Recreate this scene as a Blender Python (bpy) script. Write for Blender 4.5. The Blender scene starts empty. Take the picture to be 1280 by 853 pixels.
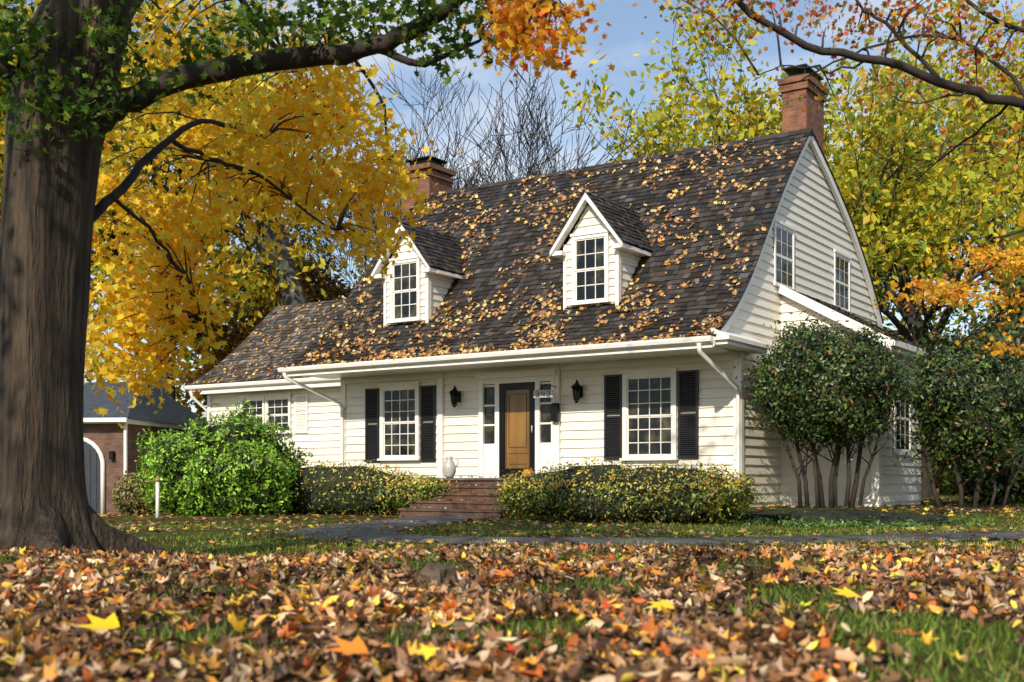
import bpy, math, random
import numpy as np
from mathutils import Vector, noise
random.seed(7); R=np.random.default_rng(11)
F=1457.0
CAMZ=0.56
def W(D,x,y):   # image pixel coordinates x, y at an assumed depth D -> world metres
    return Vector(((x-640)/F*D, D, CAMZ+(600-y)/F*D))
CX,CY=4.597,23.5
UX=Vector((0.829,-0.559,0)).normalized(); VY=Vector((0.559,0.829,0)).normalized()
ANG=math.atan2(UX.y,UX.x)
def H(x,y,z): return Vector((CX,CY,0))+UX*x+VY*y+Vector((0,0,z))
def loc(wx,wy):
    dx,dy=wx-CX,wy-CY
    return dx*UX.x+dy*UX.y, dx*VY.x+dy*VY.y
def sst(a,b,x):
    t=np.clip((x-a)/(b-a),0,1); return t*t*(3-2*t)
def gz(x,y):
    x=np.asarray(x,float); y=np.asarray(y,float)
    lx,v=loc(x,y)
    ed=.7*np.sin(x*.8+.5)+.4*np.sin(x*1.9+2)
    d=-0.22*sst(7.6+ed,12.3+ed*.5,y)*(1-sst(-2.4,-0.6,v)*sst(-14,-11,lx))
    d=d-0.22*sst(22,32,y)*sst(-7.0,-10.5,x)
    d=d+0.03*np.sin(x*0.9+1)*np.sin(y*0.7)*sst(2,6,y)*(1-sst(10,14,y))+0.018*np.sin(x*2.3)*np.cos(y*1.9)*(1-sst(10,16,y))
    return d
# ---------------------------------------------------------------- materials
MATS={}
def nmat(name):
    m=bpy.data.materials.new(name); m.use_nodes=True
    nt=m.node_tree; b=nt.nodes["Principled BSDF"]; MATS[name]=m
    return m,nt,b
def N(nt,t,**k):
    n=nt.nodes.new(t)
    for a,b in k.items(): setattr(n,a,b)
    return n
def simple(name,col,rough=0.6,col2=None,scale=4,bump=0,bscale=30,stretch=(1,1,1),metal=0,spec=None,coord='Object',bd=.03):
    m,nt,b=nmat(name)
    b.inputs['Roughness'].default_value=rough; b.inputs['Metallic'].default_value=metal
    if spec is not None: b.inputs['Specular IOR Level'].default_value=spec
    tc=N(nt,'ShaderNodeTexCoord'); mp=N(nt,'ShaderNodeMapping'); mp.inputs['Scale'].default_value=stretch
    nt.links.new(tc.outputs[coord],mp.inputs[0])
    no=N(nt,'ShaderNodeTexNoise'); no.inputs['Scale'].default_value=scale; no.inputs['Detail'].default_value=6
    nt.links.new(mp.outputs[0],no.inputs['Vector'])
    cr=N(nt,'ShaderNodeValToRGB'); c2=col2 or tuple(c*0.8 for c in col)
    cr.color_ramp.elements[0].position=.35; cr.color_ramp.elements[1].position=.65
    cr.color_ramp.elements[0].color=(*c2,1); cr.color_ramp.elements[1].color=(*col,1)
    nt.links.new(no.outputs['Fac'],cr.inputs[0]); nt.links.new(cr.outputs[0],b.inputs['Base Color'])
    if bump:
        n2=N(nt,'ShaderNodeTexNoise'); n2.inputs['Scale'].default_value=bscale; n2.inputs['Detail'].default_value=8
        nt.links.new(mp.outputs[0],n2.inputs['Vector'])
        bp=N(nt,'ShaderNodeBump'); bp.inputs['Strength'].default_value=bump; bp.inputs['Distance'].default_value=bd
        nt.links.new(n2.outputs['Fac'],bp.inputs['Height']); nt.links.new(bp.outputs[0],b.inputs['Normal'])
    return m
siding=simple('white_siding',(.82,.78,.69),.55,(.74,.69,.59),1.2,.15,20,(0.3,0.3,3))
trim=simple('white_trim',(.84,.82,.77),.45,(.78,.75,.69),3,.05)
black=simple('black_shutter',(.014,.014,.017),.45,(.008,.008,.01),5)
blackm=simple('black_metal',(.012,.012,.012),.35,None,5,0,metal=.6)
core=simple('dark_core',(.022,.03,.010),.9,(.010,.012,.005),6,.8,12)  # dark fill colour for the solid cores of hedges and shrubs
stonep=simple('flagstone',(.12,.12,.125),.85,(.055,.052,.05),2.5,.5,14)
barkA=simple('bark_grey_brown',(.085,.060,.038),.9,(.022,.016,.011),4.5,1.0,9,(3,3,.35),bd=.09)
barkB=simple('bark_dark',(.045,.034,.027),.9,(.02,.015,.012),5,.6,9,(1,1,.4))
barkC=simple('bark_grey',(.10,.105,.10),.9,(.045,.05,.045),4,.6,9,(1,1,.4))
amber=simple('amber_wood',(.26,.135,.03),.3,(.14,.07,.015),3,.1,20,(1,1,.3))
rockm=simple('rock',(.13,.09,.06),.9,(.06,.04,.03),6,.6,14)
ceram=simple('ceramic',(.5,.49,.46),.4,(.36,.35,.33),8)
slate=simple('slate_roof',(.055,.075,.10),.8,(.03,.042,.055),4,.5,25,(1,1,6))
def brickmat(name,c1,c2,mo):
    m,nt,b=nmat(name); uv=N(nt,'ShaderNodeUVMap')
    br=N(nt,'ShaderNodeTexBrick'); br.inputs['Scale'].default_value=1
    br.inputs['Brick Width'].default_value=.21; br.inputs['Row Height'].default_value=.075; br.inputs['Mortar Size'].default_value=.007
    br.inputs['Color1'].default_value=(*c1,1); br.inputs['Color2'].default_value=(*c2,1); br.inputs['Mortar'].default_value=(*mo,1)
    nt.links.new(uv.outputs[0],br.inputs['Vector'])
    no=N(nt,'ShaderNodeTexNoise'); no.inputs['Scale'].default_value=3; no.inputs['Detail'].default_value=8
    nt.links.new(uv.outputs[0],no.inputs['Vector'])
    mx=N(nt,'ShaderNodeMixRGB',blend_type='MULTIPLY'); mx.inputs[0].default_value=.75
    cr=N(nt,'ShaderNodeValToRGB'); cr.color_ramp.elements[0].position=.3; cr.color_ramp.elements[0].color=(.4,.4,.4,1); cr.color_ramp.elements[1].position=.7
    nt.links.new(no.outputs['Fac'],cr.inputs[0]); nt.links.new(br.outputs['Color'],mx.inputs[1]); nt.links.new(cr.outputs[0],mx.inputs[2])
    nt.links.new(mx.outputs[0],b.inputs['Base Color']); b.inputs['Roughness'].default_value=.9
    bp=N(nt,'ShaderNodeBump'); bp.inputs['Distance'].default_value=.01; bp.invert=True; bp.inputs['Strength'].default_value=.8
    nt.links.new(br.outputs['Fac'],bp.inputs['Height']); nt.links.new(bp.outputs[0],b.inputs['Normal'])
    return m
brick=brickmat('red_brick',(.32,.12,.055),(.18,.06,.032),(.22,.18,.15))
brick2=brickmat('brown_brick',(.22,.11,.075),(.14,.07,.05),(.18,.14,.12))
brick3=brickmat('weathered_brick',(.17,.08,.05),(.09,.045,.03),(.13,.11,.09))
m,nt,b=nmat('window_glass'); glass=m
b.inputs['Roughness'].default_value=.04; b.inputs['IOR'].default_value=1.35; b.inputs['Specular IOR Level'].default_value=.4
tc=N(nt,'ShaderNodeTexCoord'); no=N(nt,'ShaderNodeTexNoise'); no.inputs['Scale'].default_value=2.6; no.inputs['Detail'].default_value=4
nt.links.new(tc.outputs['Object'],no.inputs['Vector']); cr=N(nt,'ShaderNodeValToRGB')
cr.color_ramp.elements[0].position=.45; cr.color_ramp.elements[0].color=(.010,.014,.017,1); cr.color_ramp.elements[1].position=.72; cr.color_ramp.elements[1].color=(.10,.09,.06,1)
nt.links.new(no.outputs['Fac'],cr.inputs[0]); nt.links.new(cr.outputs[0],b.inputs['Base Color'])
bp=N(nt,'ShaderNodeBump'); bp.inputs['Strength'].default_value=.10; bp.inputs['Distance'].default_value=.05
nt.links.new(no.outputs['Fac'],bp.inputs['Height']); nt.links.new(bp.outputs[0],b.inputs['Normal'])
def attrmat(name,rough=.55,trans=0.35,bump=0,spec=.3):
    m,nt,b=nmat(name); at=N(nt,'ShaderNodeAttribute',attribute_name='Col')
    b.inputs['Roughness'].default_value=rough; b.inputs['Specular IOR Level'].default_value=spec
    nt.links.new(at.outputs['Color'],b.inputs['Base Color'])
    if trans:
        tr=N(nt,'ShaderNodeBsdfTranslucent'); nt.links.new(at.outputs['Color'],tr.inputs['Color'])
        mx=N(nt,'ShaderNodeMixShader'); mx.inputs[0].default_value=trans
        out=nt.nodes['Material Output']
        nt.links.new(b.outputs[0],mx.inputs[1]); nt.links.new(tr.outputs[0],mx.inputs[2]); nt.links.new(mx.outputs[0],out.inputs['Surface'])
    return m
leafm=attrmat('leaf',.5,.5); dryleaf=attrmat('dry_leaf',.5,.15,spec=.45); hedgem=attrmat('hedge_leaf',.42,.22,spec=.5); grassm=attrmat('grass_blade',.5,.3)
shinglem=attrmat('wood_shingle',.6,0,.6)
# ---------------------------------------------------------------- mesh builder
class MB:
    def __init__(s): s.v=[];s.f=[];s.uv=[];s.m=[];s.sm=[];s.c=[];s.mats=[]
    def mi(s,mat):
        if mat not in s.mats: s.mats.append(mat)
        return s.mats.index(mat)
    def face(s,pts,mat,uv=None,sm=False,col=(1,1,1)):
        i=len(s.v); s.v+= [tuple(p) for p in pts]; s.f.append(list(range(i,i+len(pts))))
        if uv is None:
            a=Vector(pts[0]);b_=Vector(pts[1]);n=(b_-a).cross(Vector(pts[-1])-a)
            ax=max(range(3),key=lambda k:abs(n[k]))
            uv=[(p[0],p[1]) if ax==2 else ((p[1],p[2]) if ax==0 else (p[0],p[2])) for p in pts]
        s.uv+=uv; s.m.append(s.mi(mat)); s.sm.append(sm); s.c+=[col]*len(pts)
    def hexa(s,p,mat,col=(1,1,1)):
        for q in ((0,3,2,1),(4,5,6,7),(0,1,5,4),(1,2,6,5),(2,3,7,6),(3,0,4,7)):
            s.face([p[k] for k in q],mat,col=col)
    def box(s,x0,x1,y0,y1,z0,z1,mat,col=(1,1,1)):
        s.hexa([(x0,y0,z0),(x1,y0,z0),(x1,y1,z0),(x0,y1,z0),(x0,y0,z1),(x1,y0,z1),(x1,y1,z1),(x0,y1,z1)],mat,col)
    def ob(s,O,U,Nn,u0,u1,n0,n1,z0,z1,mat):
        Z=Vector((0,0,1)); g=lambda u,n,z:O+U*u+Nn*n+Z*z
        s.hexa([g(u0,n1,z0),g(u1,n1,z0),g(u1,n0,z0),g(u0,n0,z0),g(u0,n1,z1),g(u1,n1,z1),g(u1,n0,z1),g(u0,n0,z1)],mat)
    def tube(s,pts,rad,mat,n=8,cap=True,col=(1,1,1),flute=0):
        pts=[Vector(p) for p in pts]; base=len(s.v)
        prev=None
        for i,p in enumerate(pts):
            d=(pts[min(i+1,len(pts)-1)]-pts[max(i-1,0)]).normalized()
            if prev is None:
                a=d.orthogonal().normalized()
            else:
                a=(prev-d*prev.dot(d)).normalized()
            prev=a; b_=d.cross(a)
            for k in range(n):
                t=2*math.pi*k/n; r=rad[i]
                if flute:
                    r*=1+flute[i]*(math.sin(5*t+.6)*.6+math.sin(3*t+2)*.4)
                    q=Vector((math.cos(t)*5,math.sin(t)*5,p.z*1.1)); r*=1+.055*noise.noise(q)-.03*abs(noise.noise(Vector((q.x*2.4,q.y*2.4,q.z*1.6))))
                s.v.append(tuple(p+a*(math.cos(t)*r)+b_*(math.sin(t)*r)))
        for i in range(len(pts)-1):
            for k in range(n):
                k2=(k+1)%n
                s.f.append([base+i*n+k,base+i*n+k2,base+(i+1)*n+k2,base+(i+1)*n+k])
                s.uv+=[(k/n,i),(k2/n,i),(k2/n,i+1),(k/n,i+1)]; s.m.append(s.mi(mat)); s.sm.append(True); s.c+=[col]*4
        if cap:
            for r0,rev in ((0,True),(len(pts)-1,False)):
                f=[base+r0*n+k for k in range(n)]
                if rev: f=f[::-1]
                s.f.append(f); s.uv+=[(0,0)]*n; s.m.append(s.mi(mat)); s.sm.append(False); s.c+=[col]*n
    def obj(s,name,parent=None):
        me=bpy.data.meshes.new(name); me.from_pydata(s.v,[],s.f)
        for m_ in s.mats: me.materials.append(m_)
        me.polygons.foreach_set('material_index',s.m); me.polygons.foreach_set('use_smooth',s.sm)
        u=me.uv_layers.new(name='UVMap'); u.data.foreach_set('uv',np.array(s.uv,dtype=np.float32).ravel())
        ca=me.color_attributes.new('Col','FLOAT_COLOR','CORNER')
        ca.data.foreach_set('color',np.c_[np.array(s.c,dtype=np.float32),np.ones(len(s.c),np.float32)].ravel())
        me.update(); o=bpy.data.objects.new(name,me); bpy.context.scene.collection.objects.link(o)
        if parent: o.parent=parent
        return o
def empty(name,l=(0,0,0),rz=0):
    e=bpy.data.objects.new(name,None); e.location=l; e.rotation_euler=(0,0,rz); e.empty_display_size=.3
    bpy.context.scene.collection.objects.link(e); return e
# ---------------------------------------------------------------- leaves
_ol=[(90,1.0),(65,.48),(42,.92),(15,.42),(-12,.72),(-50,.34),(-88,.28),(-92,.28),(-130,.34),(192,.72),(165,.42),(138,.92),(115,.48)]
MAPLE=np.array([(0,0)]+[(r*math.cos(math.radians(a)),r*math.sin(math.radians(a))) for a,r in _ol])
MAPLE_T=np.array([(0,i+1,(i+1)%13+1) for i in range(13)])[:, [0,2,1]]
_o2=[(90,1.0),(66,.5),(40,.9),(12,.45),(-15,.72),(-90,.3),(195,.72),(168,.45),(140,.9),(114,.5)]
STAR=np.array([(0,0)]+[(r*math.cos(math.radians(a)),r*math.sin(math.radians(a))) for a,r in _o2])
STAR_T=np.array([(0,i+1,(i+1)%10+1) for i in range(10)])[:, [0,2,1]]
OVAL=np.array([(0,0),(0,1),(.42,.35),(.36,-.45),(0,-.95),(-.36,-.45),(-.42,.35)]); OVAL_T=np.array([(0,i+1,(i+1)%6+1) for i in range(6)])[:, [0,2,1]]
DIA=np.array([(0,1),(-.55,.0),(0,-.9),(.55,0)]); DIA_T=np.array([(0,1,2),(0,2,3)])
BLADE=np.array([(-.12,0),(.12,0),(0,1)]); BLADE_T=np.array([(0,1,2)])
SH={'maple':(MAPLE,MAPLE_T),'star':(STAR,STAR_T),'oval':(OVAL,OVAL_T),'dia':(DIA,DIA_T),'blade':(BLADE,BLADE_T)}
def nrmz(a): return a/np.maximum(np.linalg.norm(a,axis=1,keepdims=True),1e-9)
def leaves(name,pos,nor,size,col,shape,mat,curl=.25,parent=None,tang=None):
    tv,tt=SH[shape]; n=len(pos); k=len(tv)
    nor=nrmz(nor); rv=R.normal(size=(n,3)) if tang is None else tang
    T=nrmz(np.cross(nor,rv)); B=np.cross(nor,T)
    r2=(tv**2).sum(1); cu=R.uniform(-.4,1,n)*curl; fo=R.uniform(-.2,1,n)*curl; asp=R.uniform(.75,1.1,n)
    z=cu[:,None]*r2[None]+fo[:,None]*np.abs(tv[:,0])[None]
    V=pos[:,None,:]+size[:,None,None]*(tv[None,:,0,None]*T[:,None]*asp[:,None,None]+tv[None,:,1,None]*B[:,None]+z[:,:,None]*nor[:,None])
    V=V.reshape(-1,3).astype(np.float32)
    Fc=(tt[None]+(np.arange(n)*k)[:,None,None]).reshape(-1,3)
    me=bpy.data.meshes.new(name); me.vertices.add(len(V)); me.vertices.foreach_set('co',V.ravel())
    me.loops.add(Fc.size); me.loops.foreach_set('vertex_index',Fc.ravel().astype(np.int32))
    me.polygons.add(len(Fc)); me.polygons.foreach_set('loop_start',(np.arange(len(Fc))*3).astype(np.int32))
    me.update(calc_edges=True)
    me.materials.append(mat)
    ca=me.color_attributes.new('Col','FLOAT_COLOR','POINT')
    C=np.repeat(np.c_[col,np.ones(n)],k,axis=0).astype(np.float32); ca.data.foreach_set('color',C.ravel())
    o=bpy.data.objects.new(name,me); bpy.context.scene.collection.objects.link(o)
    if parent: o.parent=parent
    return o
def pick(pal,n,jit=.18):
    c=np.array([p[:3] for p in pal],float); w=np.array([p[3] for p in pal],float); w/=w.sum()
    a=c[R.choice(len(pal),n,p=w)]
    return np.clip(a*R.uniform(1-jit,1+jit,(n,1))*R.uniform(.93,1.07,(n,3)),0,1)
YEL=[(1.0,.62,.03,5),(1.0,.74,.07,4),(.92,.50,.02,2),(.80,.70,.07,1),(.90,.36,.02,.4)]
YG=[(.66,.60,.05,4),(.42,.48,.045,4),(.88,.66,.05,3),(.19,.27,.03,2),(.8,.42,.03,.6)]
GRN=[(.07,.13,.02,4),(.11,.19,.03,3),(.2,.25,.03,1),(.04,.08,.015,2)]
ORB=[(.68,.33,.06,4),(.46,.21,.05,3),(.78,.5,.08,3),(.35,.28,.06,2),(.22,.10,.03,2)]
REDO=[(.65,.10,.03,3),(.80,.26,.04,3),(.85,.46,.05,2),(.40,.36,.06,2),(.20,.24,.04,1.5)]
ORY=[(.95,.45,.03,4),(.95,.62,.05,3),(.8,.28,.03,2)]
GROUND=[(.44,.25,.12,4),(.30,.15,.07,5),(.15,.075,.04,5),(.66,.49,.31,3),(.75,.36,.06,1.8),(.62,.16,.03,1.5),(.88,.56,.08,1.1),(.07,.04,.025,3.5)]
def clump_leaves(centers,per,sig,pal,size,vf=(.6,1.15)):
    centers=np.array(centers,float); m=len(centers)
    idx=np.repeat(np.arange(m),per); n=len(idx)
    sg=np.array(sig)*R.uniform(.6,1.3,(m,1)); P=centers[idx]+R.normal(size=(n,3))*sg[idx]
    b=R.uniform(vf[0],vf[1],m)[idx]
    C=pick(pal,n)*b[:,None]; S=size*R.uniform(.6,1.25,n)
    nor=R.normal(size=(n,3))+np.array([0,0,.5])
    return P,nor,S,np.clip(C,0,1)
def grow(mb,p,d,L,r,depth,mat,tips,spread=.6,up=.12,nk=(3,5),wob=.18,minr=.012):
    n=5 if depth>0 else 4; pts=[p.copy()]; rad=[r]; q=p.copy(); dd=d.normalized()
    for i in range(n):
        dd=(dd+Vector((random.gauss(0,wob),random.gauss(0,wob),random.gauss(0,wob)+up*.6))).normalized()
        q=q+dd*(L/n); pts.append(q.copy()); rad.append(max(r*(1-.6*(i+1)/n),minr))
    mb.tube(pts,rad,mat,n=9 if r>.12 else (6 if r>.05 else 4),cap=False)
    if depth==0:
        tips.append(pts[-1]); tips.append(pts[-3]); return
    k=random.randint(*nk)
    for j in range(k):
        f=random.uniform(.35,1) if j else 1.0
        i=min(int(f*n),n); a=dd.orthogonal().normalized()
        ax=random.uniform(0,2*math.pi); s=a*math.cos(ax)+dd.cross(a)*math.sin(ax)
        nd=(dd*(1-.25*spread)+s*spread*random.uniform(.7,1.4)+Vector((0,0,up))).normalized()
        grow(mb,pts[i],nd,L*random.uniform(.55,.8),max(rad[i]*.68,minr),depth-1,mat,tips,spread,up,nk,wob,minr)
def tree(name,base,h,r,pal,size,per,sig,mat=barkB,depth=4,spread=.75,lean=(0,0),first=.38,shape='dia',nk=(3,5),leafmat=None,cut=0,minr=.012,keep=1.0,wob=.18):
    e=empty(name,base); mb=MB(); tips=[]
    p=Vector((0,0,-.6)); top=Vector((lean[0]*h*first,lean[1]*h*first,h*first))
    pts=[p,p.lerp(top,.3),p.lerp(top,.65)+Vector((random.gauss(0,.1),0,0)),top]
    mb.tube(pts,[r*1.35,r,r*.88,r*.8],mat,n=12,cap=False)
    K=6
    for j in range(K):
        a=2*math.pi*j/K+random.uniform(-.4,.4); sp=random.uniform(.35,.85) if j else .05
        st=pts[2].lerp(top,random.uniform(.3,1)) if j else top
        grow(mb,st,Vector((math.cos(a)*sp+lean[0],math.sin(a)*sp+lean[1],1)),h*(.27 if j else .33),r*(.5 if j else .7),depth-1,mat,tips,spread,.1,nk,wob=wob,minr=minr)
    mb.obj('trunk_and_branches',e)
    if per:
        t=[x for x in tips if x.z>cut and random.random()<keep]
        P,nor,S,C=clump_leaves([tuple(x) for x in t],per,sig,pal,size)
        leaves('foliage',P,nor,S,C,shape,leafmat or leafm,.2,e)
    return e
# ---------------------------------------------------------------- GROUND
def grid(name,xs,ys,zf,mat):
    X,Y=np.meshgrid(xs,ys); Z=zf(X,Y); V=np.stack([X,Y,Z],-1).reshape(-1,3)
    nx,ny=len(xs),len(ys); i=np.arange(nx-1); j=np.arange(ny-1); I,J=np.meshgrid(i,j); a=(J*nx+I).ravel()
    Fq=np.stack([a,a+1,a+1+nx,a+nx],1)
    me=bpy.data.meshes.new(name); me.from_pydata(V.tolist(),[],Fq.tolist()); me.materials.append(mat)
    me.polygons.foreach_set('use_smooth',[True]*len(Fq)); o=bpy.data.objects.new(name,me); bpy.context.scene.collection.objects.link(o); return o
m,nt,b=nmat('ground_mat'); gm=m
tc=N(nt,'ShaderNodeTexCoord')
def noi(sc,det=6):
    n=N(nt,'ShaderNodeTexNoise'); n.inputs['Scale'].default_value=sc; n.inputs['Detail'].default_value=det; nt.links.new(tc.outputs['Object'],n.inputs['Vector']); return n
def ramp(src,a,b_,c1,c2):
    c=N(nt,'ShaderNodeValToRGB'); c.color_ramp.elements[0].position=a; c.color_ramp.elements[1].position=b_
    c.color_ramp.elements[0].color=(*c1,1); c.color_ramp.elements[1].color=(*c2,1); nt.links.new(src,c.inputs[0]); return c
gr=ramp(noi(7).outputs['Fac'],.35,.65,(.04,.06,.012),(.12,.14,.022))
so=ramp(noi(14).outputs['Fac'],.35,.65,(.022,.015,.010),(.09,.052,.028))
mk=ramp(noi(.8,5).outputs['Fac'],.45,.56,(0,0,0),(1,1,1))
sep=N(nt,'ShaderNodeSeparateXYZ'); nt.links.new(tc.outputs['Object'],sep.inputs[0])
mr=N(nt,'ShaderNodeMapRange'); mr.inputs['From Min'].default_value=8.5; mr.inputs['From Max'].default_value=12; nt.links.new(sep.outputs['Y'],mr.inputs['Value'])
ad=N(nt,'ShaderNodeMath',operation='MULTIPLY_ADD'); nt.links.new(mr.outputs[0],ad.inputs[0]); ad.inputs[1].default_value=.45
ml=N(nt,'ShaderNodeMath',operation='MULTIPLY'); nt.links.new(mk.outputs[0],ml.inputs[0]); ml.inputs[1].default_value=.55; nt.links.new(ml.outputs[0],ad.inputs[2]); ad.use_clamp=True
mx=N(nt,'ShaderNodeMixRGB'); nt.links.new(ad.outputs[0],mx.inputs[0]); nt.links.new(so.outputs[0],mx.inputs[1]); nt.links.new(gr.outputs[0],mx.inputs[2])
nt.links.new(mx.outputs[0],b.inputs['Base Color']); b.inputs['Roughness'].default_value=1; b.inputs['Specular IOR Level'].default_value=.1
bp=N(nt,'ShaderNodeBump'); bp.inputs['Distance'].default_value=.05; nt.links.new(noi(30).outputs['Fac'],bp.inputs['Height']); nt.links.new(bp.outputs[0],b.inputs['Normal'])
xs=np.concatenate([[-500,-200,-90,-50,-30],np.arange(-22,24,.3),[30,50,90,200,500]])
ys=np.concatenate([[-500,-150,-60,-25,-8,-3],np.arange(0,40,.3),[45,60,100,200,500]])
grid('ground',xs,ys,gz,gm)
def ribbon(name,ctr,w,mat,lift=.012):
    mb=MB(); P=[]
    for i in range(len(ctr)-1):
        a=Vector(ctr[i]);c=Vector(ctr[i+1]); 
        for k in range(12): P.append(a.lerp(c,k/12))
    P.append(Vector(ctr[-1]))
    for _ in range(8):
        P=[P[0]]+[(P[i-1]+P[i]*2+P[i+1])/4 for i in range(1,len(P)-1)]+[P[-1]]
    L=[]
    for i,p in enumerate(P):
        d=(P[min(i+1,len(P)-1)]-P[max(i-1,0)]).normalized(); nn=Vector((-d.y,d.x))
        row=[]
        for s in (-.5,-.17,.17,.5):
            q=p+nn*w*s*(1+.10*math.sin(i*1.7+s*9)); row.append((q.x,q.y,float(gz(q.x,q.y))+lift+(.03 if abs(s)<.3 else 0.0)))
        L.append(row)
    for i in range(len(L)-1):
        for k in range(3): mb.face([L[i][k],L[i+1][k],L[i+1][k+1],L[i][k+1]][::-1],mat,sm=True)
    return mb.obj(name)
hs=H(-5.15,-2.9,0)
ribbon('garden_path',[(hs.x,hs.y),(hs.x-.6,hs.y-2.6),(-2.7,17.6),(-1.7,15.0),(2.2,14.4),(7,16.2),(12,19.5),(19,23)],1.7,stonep)
# ---------------------------------------------------------------- HOUSE
house=empty('white_cape_cod_house',(CX,CY,0),ANG)
PF=[(-1.54,3.30),(-.79,3.74),(.2,4.62),(1.06,5.68),(2.2,7.03),(3.75,8.53)]
PB=[(3.75,8.53),(5.04,7.92),(6.83,6.90),(8.14,5.88),(9.3,4.74)]
def smooth(P,n=40):
    P=np.array(P); t=np.r_[0,np.cumsum(np.hypot(*np.diff(P,axis=0).T))]; u=np.linspace(0,t[-1],n)
    Q=np.c_[np.interp(u,t,P[:,0]),np.interp(u,t,P[:,1])]
    for _ in range(10): Q[1:-1]=(Q[:-2]+2*Q[1:-1]+Q[2:])/4
    return Q
QF=smooth(PF); QB=smooth(PB)
def at(Q,s):
    t=np.r_[0,np.cumsum(np.hypot(*np.diff(Q,axis=0).T))]; s=min(max(s,0),t[-1])
    return np.array([np.interp(s,t,Q[:,0]),np.interp(s,t,Q[:,1])])
def length(Q): return float(np.hypot(*np.diff(Q,axis=0).T).sum())
def shingles(mb,Q,a0,a1,mp,course=.17,w=.16,flip=False,tone=1.0):
    L=length(Q); nc=int(L/course)
    for i in range(nc+1):
        s0=i*course; s1=min(s0+course*1.25,L)
        if s1-s0<.03: continue
        p0=at(Q,s0);p1=at(Q,s1); d=p1-p0; d/=np.linalg.norm(d); n=np.array([-d[1],d[0]]); 
        if n[1]<0: n=-n
        a=a0-random.uniform(0,w)
        while a<a1:
            ww=w*random.uniform(.6,1.4); b0=max(a,a0); b1=min(a+ww-.006,a1)
            a+=ww
            if b1-b0<.02: continue
            th=random.uniform(.016,.036); dr=random.uniform(-.014,.014)
            lo=p0+d*dr
            q=[lo+n*.0,lo+n*th,p1+n*.004,p1-n*.004]
            t=random.random(); g=(.016+.045*t*t+(.045 if random.random()<.06 else 0))*tone
            pn=.75+.5*noise.noise(Vector((b0*.5,s0*.8,1))); g*=.6+.6*pn
            col=(g*1.14,g*.90,g*.72) if random.random()<.7 else (g*.9,g*.92,g*.98)
            A=[mp(b0,*x) for x in q]; Bq=[mp(b1,*x) for x in q]
            mb.face([A[1],Bq[1],Bq[2],A[2]],shinglem,col=col)
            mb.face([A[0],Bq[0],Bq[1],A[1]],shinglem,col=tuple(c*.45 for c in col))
            mb.face([A[0],A[1],A[2],A[3]],shinglem,col=col); mb.face([Bq[0],Bq[3],Bq[2],Bq[1]],shinglem,col=col)
RX0,RX1=-11.2,.16
mb=MB(); mpx=lambda a,s,z:(a,s,z)
shingles(mb,QF,RX0,RX1,mpx); shingles(mb,QB[::-1],RX0,RX1,mpx)
for Q in (QF,QB):
    for i in range(len(Q)-1):
        a,c=Q[i],Q[i+1]
        mb.face([(RX0,a[0],a[1]-.012),(RX1,a[0],a[1]-.012),(RX1,c[0],c[1]-.012),(RX0,c[0],c[1]-.012)],shinglem,col=(.02,.018,.016))
x=RX0
while x<RX1:
    g=random.uniform(.02,.05)
    mb.hexa([(x,3.58,8.36),(min(x+.3,RX1),3.58,8.36),(min(x+.3,RX1),3.92,8.42),(x,3.92,8.42),(x,3.75,8.585),(min(x+.3,RX1),3.75,8.57),(min(x+.3,RX1),3.76,8.57),(x,3.76,8.585)],shinglem,col=(g,g*.9,g*.85)); x+=.27
mb.obj('roof',house)
# walls
wl=MB()
wl.box(-10.7,-.0,0.0,9.0,-.5,3.2,siding)
def flim(z):
    yf=0.0 if z<3.16 else float(np.interp(z+.1,QF[:,1],QF[:,0])); yb=9.0 if z<4.7 else float(np.interp(z+.1,QB[::-1,1],QB[::-1,0])); return yf,yb
for X in (-.002,-10.698):
    pts=[(X,-1.5,3.2)]+[(X,q[0],q[1]-.05) for q in QF[1:]]+[(X,q[0],q[1]-.05) for q in QB[1:]]+[(X,9.0,3.2)]
    wl.face(pts,siding)
def board(O,U,Nn,u0a,u1a,u0b,u1b,z0,z1):
    Z=Vector((0,0,1)); g=lambda u,n,z:O+U*u+Nn*n+Z*z
    wl.face([g(u0a,.034,z0),g(u1a,.034,z0),g(u1b,.004,z1),g(u0b,.004,z1)],siding)
    wl.face([g(u0a,0,z0),g(u1a,0,z0),g(u1a,.034,z0),g(u0a,.034,z0)],siding)
FO,FU,FN=Vector((0,0,0)),Vector((1,0,0)),Vector((0,-1,0))
GO,GU,GN=Vector((0,0,0)),Vector((0,1,0)),Vector((1,0,0))
z=-.3; c=.195
while z<8.3:
    if z<3.1: board(FO,FU,FN,-10.7,0,-10.7,0,z,min(z+c,3.16))
    a0,b0=flim(z); a1,b1=flim(z+c)
    if b0-a0>.1:
        if b1<a1: m_=(a1+b1)/2; a1=b1=m_
        board(GO,GU,GN,a0,b0,a1,b1,z,z+c)
    if z<3.2: board(Vector((0,2,0)),FU,FN,-17.9,-10.7,-17.9,-10.7,z,min(z+c,3.3))
    z+=c
wl.box(-17.9,-10.72,2.0,8.0,-.9,3.3,siding)
wl.box(0,2.1,2.2,5.5,-.5,3.5,siding)
z=-.3
while z<4.7:
    lim=lambda zz: 2.1 if zz<3.6 else max(0,(4.72-zz)/(4.72-3.6)*2.1)
    board(Vector((0,2.2,0)),FU,FN,0,lim(z),0,lim(z+c),z,z+c)
    if z<3.4: board(Vector((2.1,0,0)),GU,GN,2.2,5.5,2.2,5.5,z,z+c)
    z+=c
wl.face([(0.0,2.2,3.4),(2.1,2.2,3.4),(2.1,2.2,3.6),(0,2.2,4.72)],siding)
wl.obj('walls',house)
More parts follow.
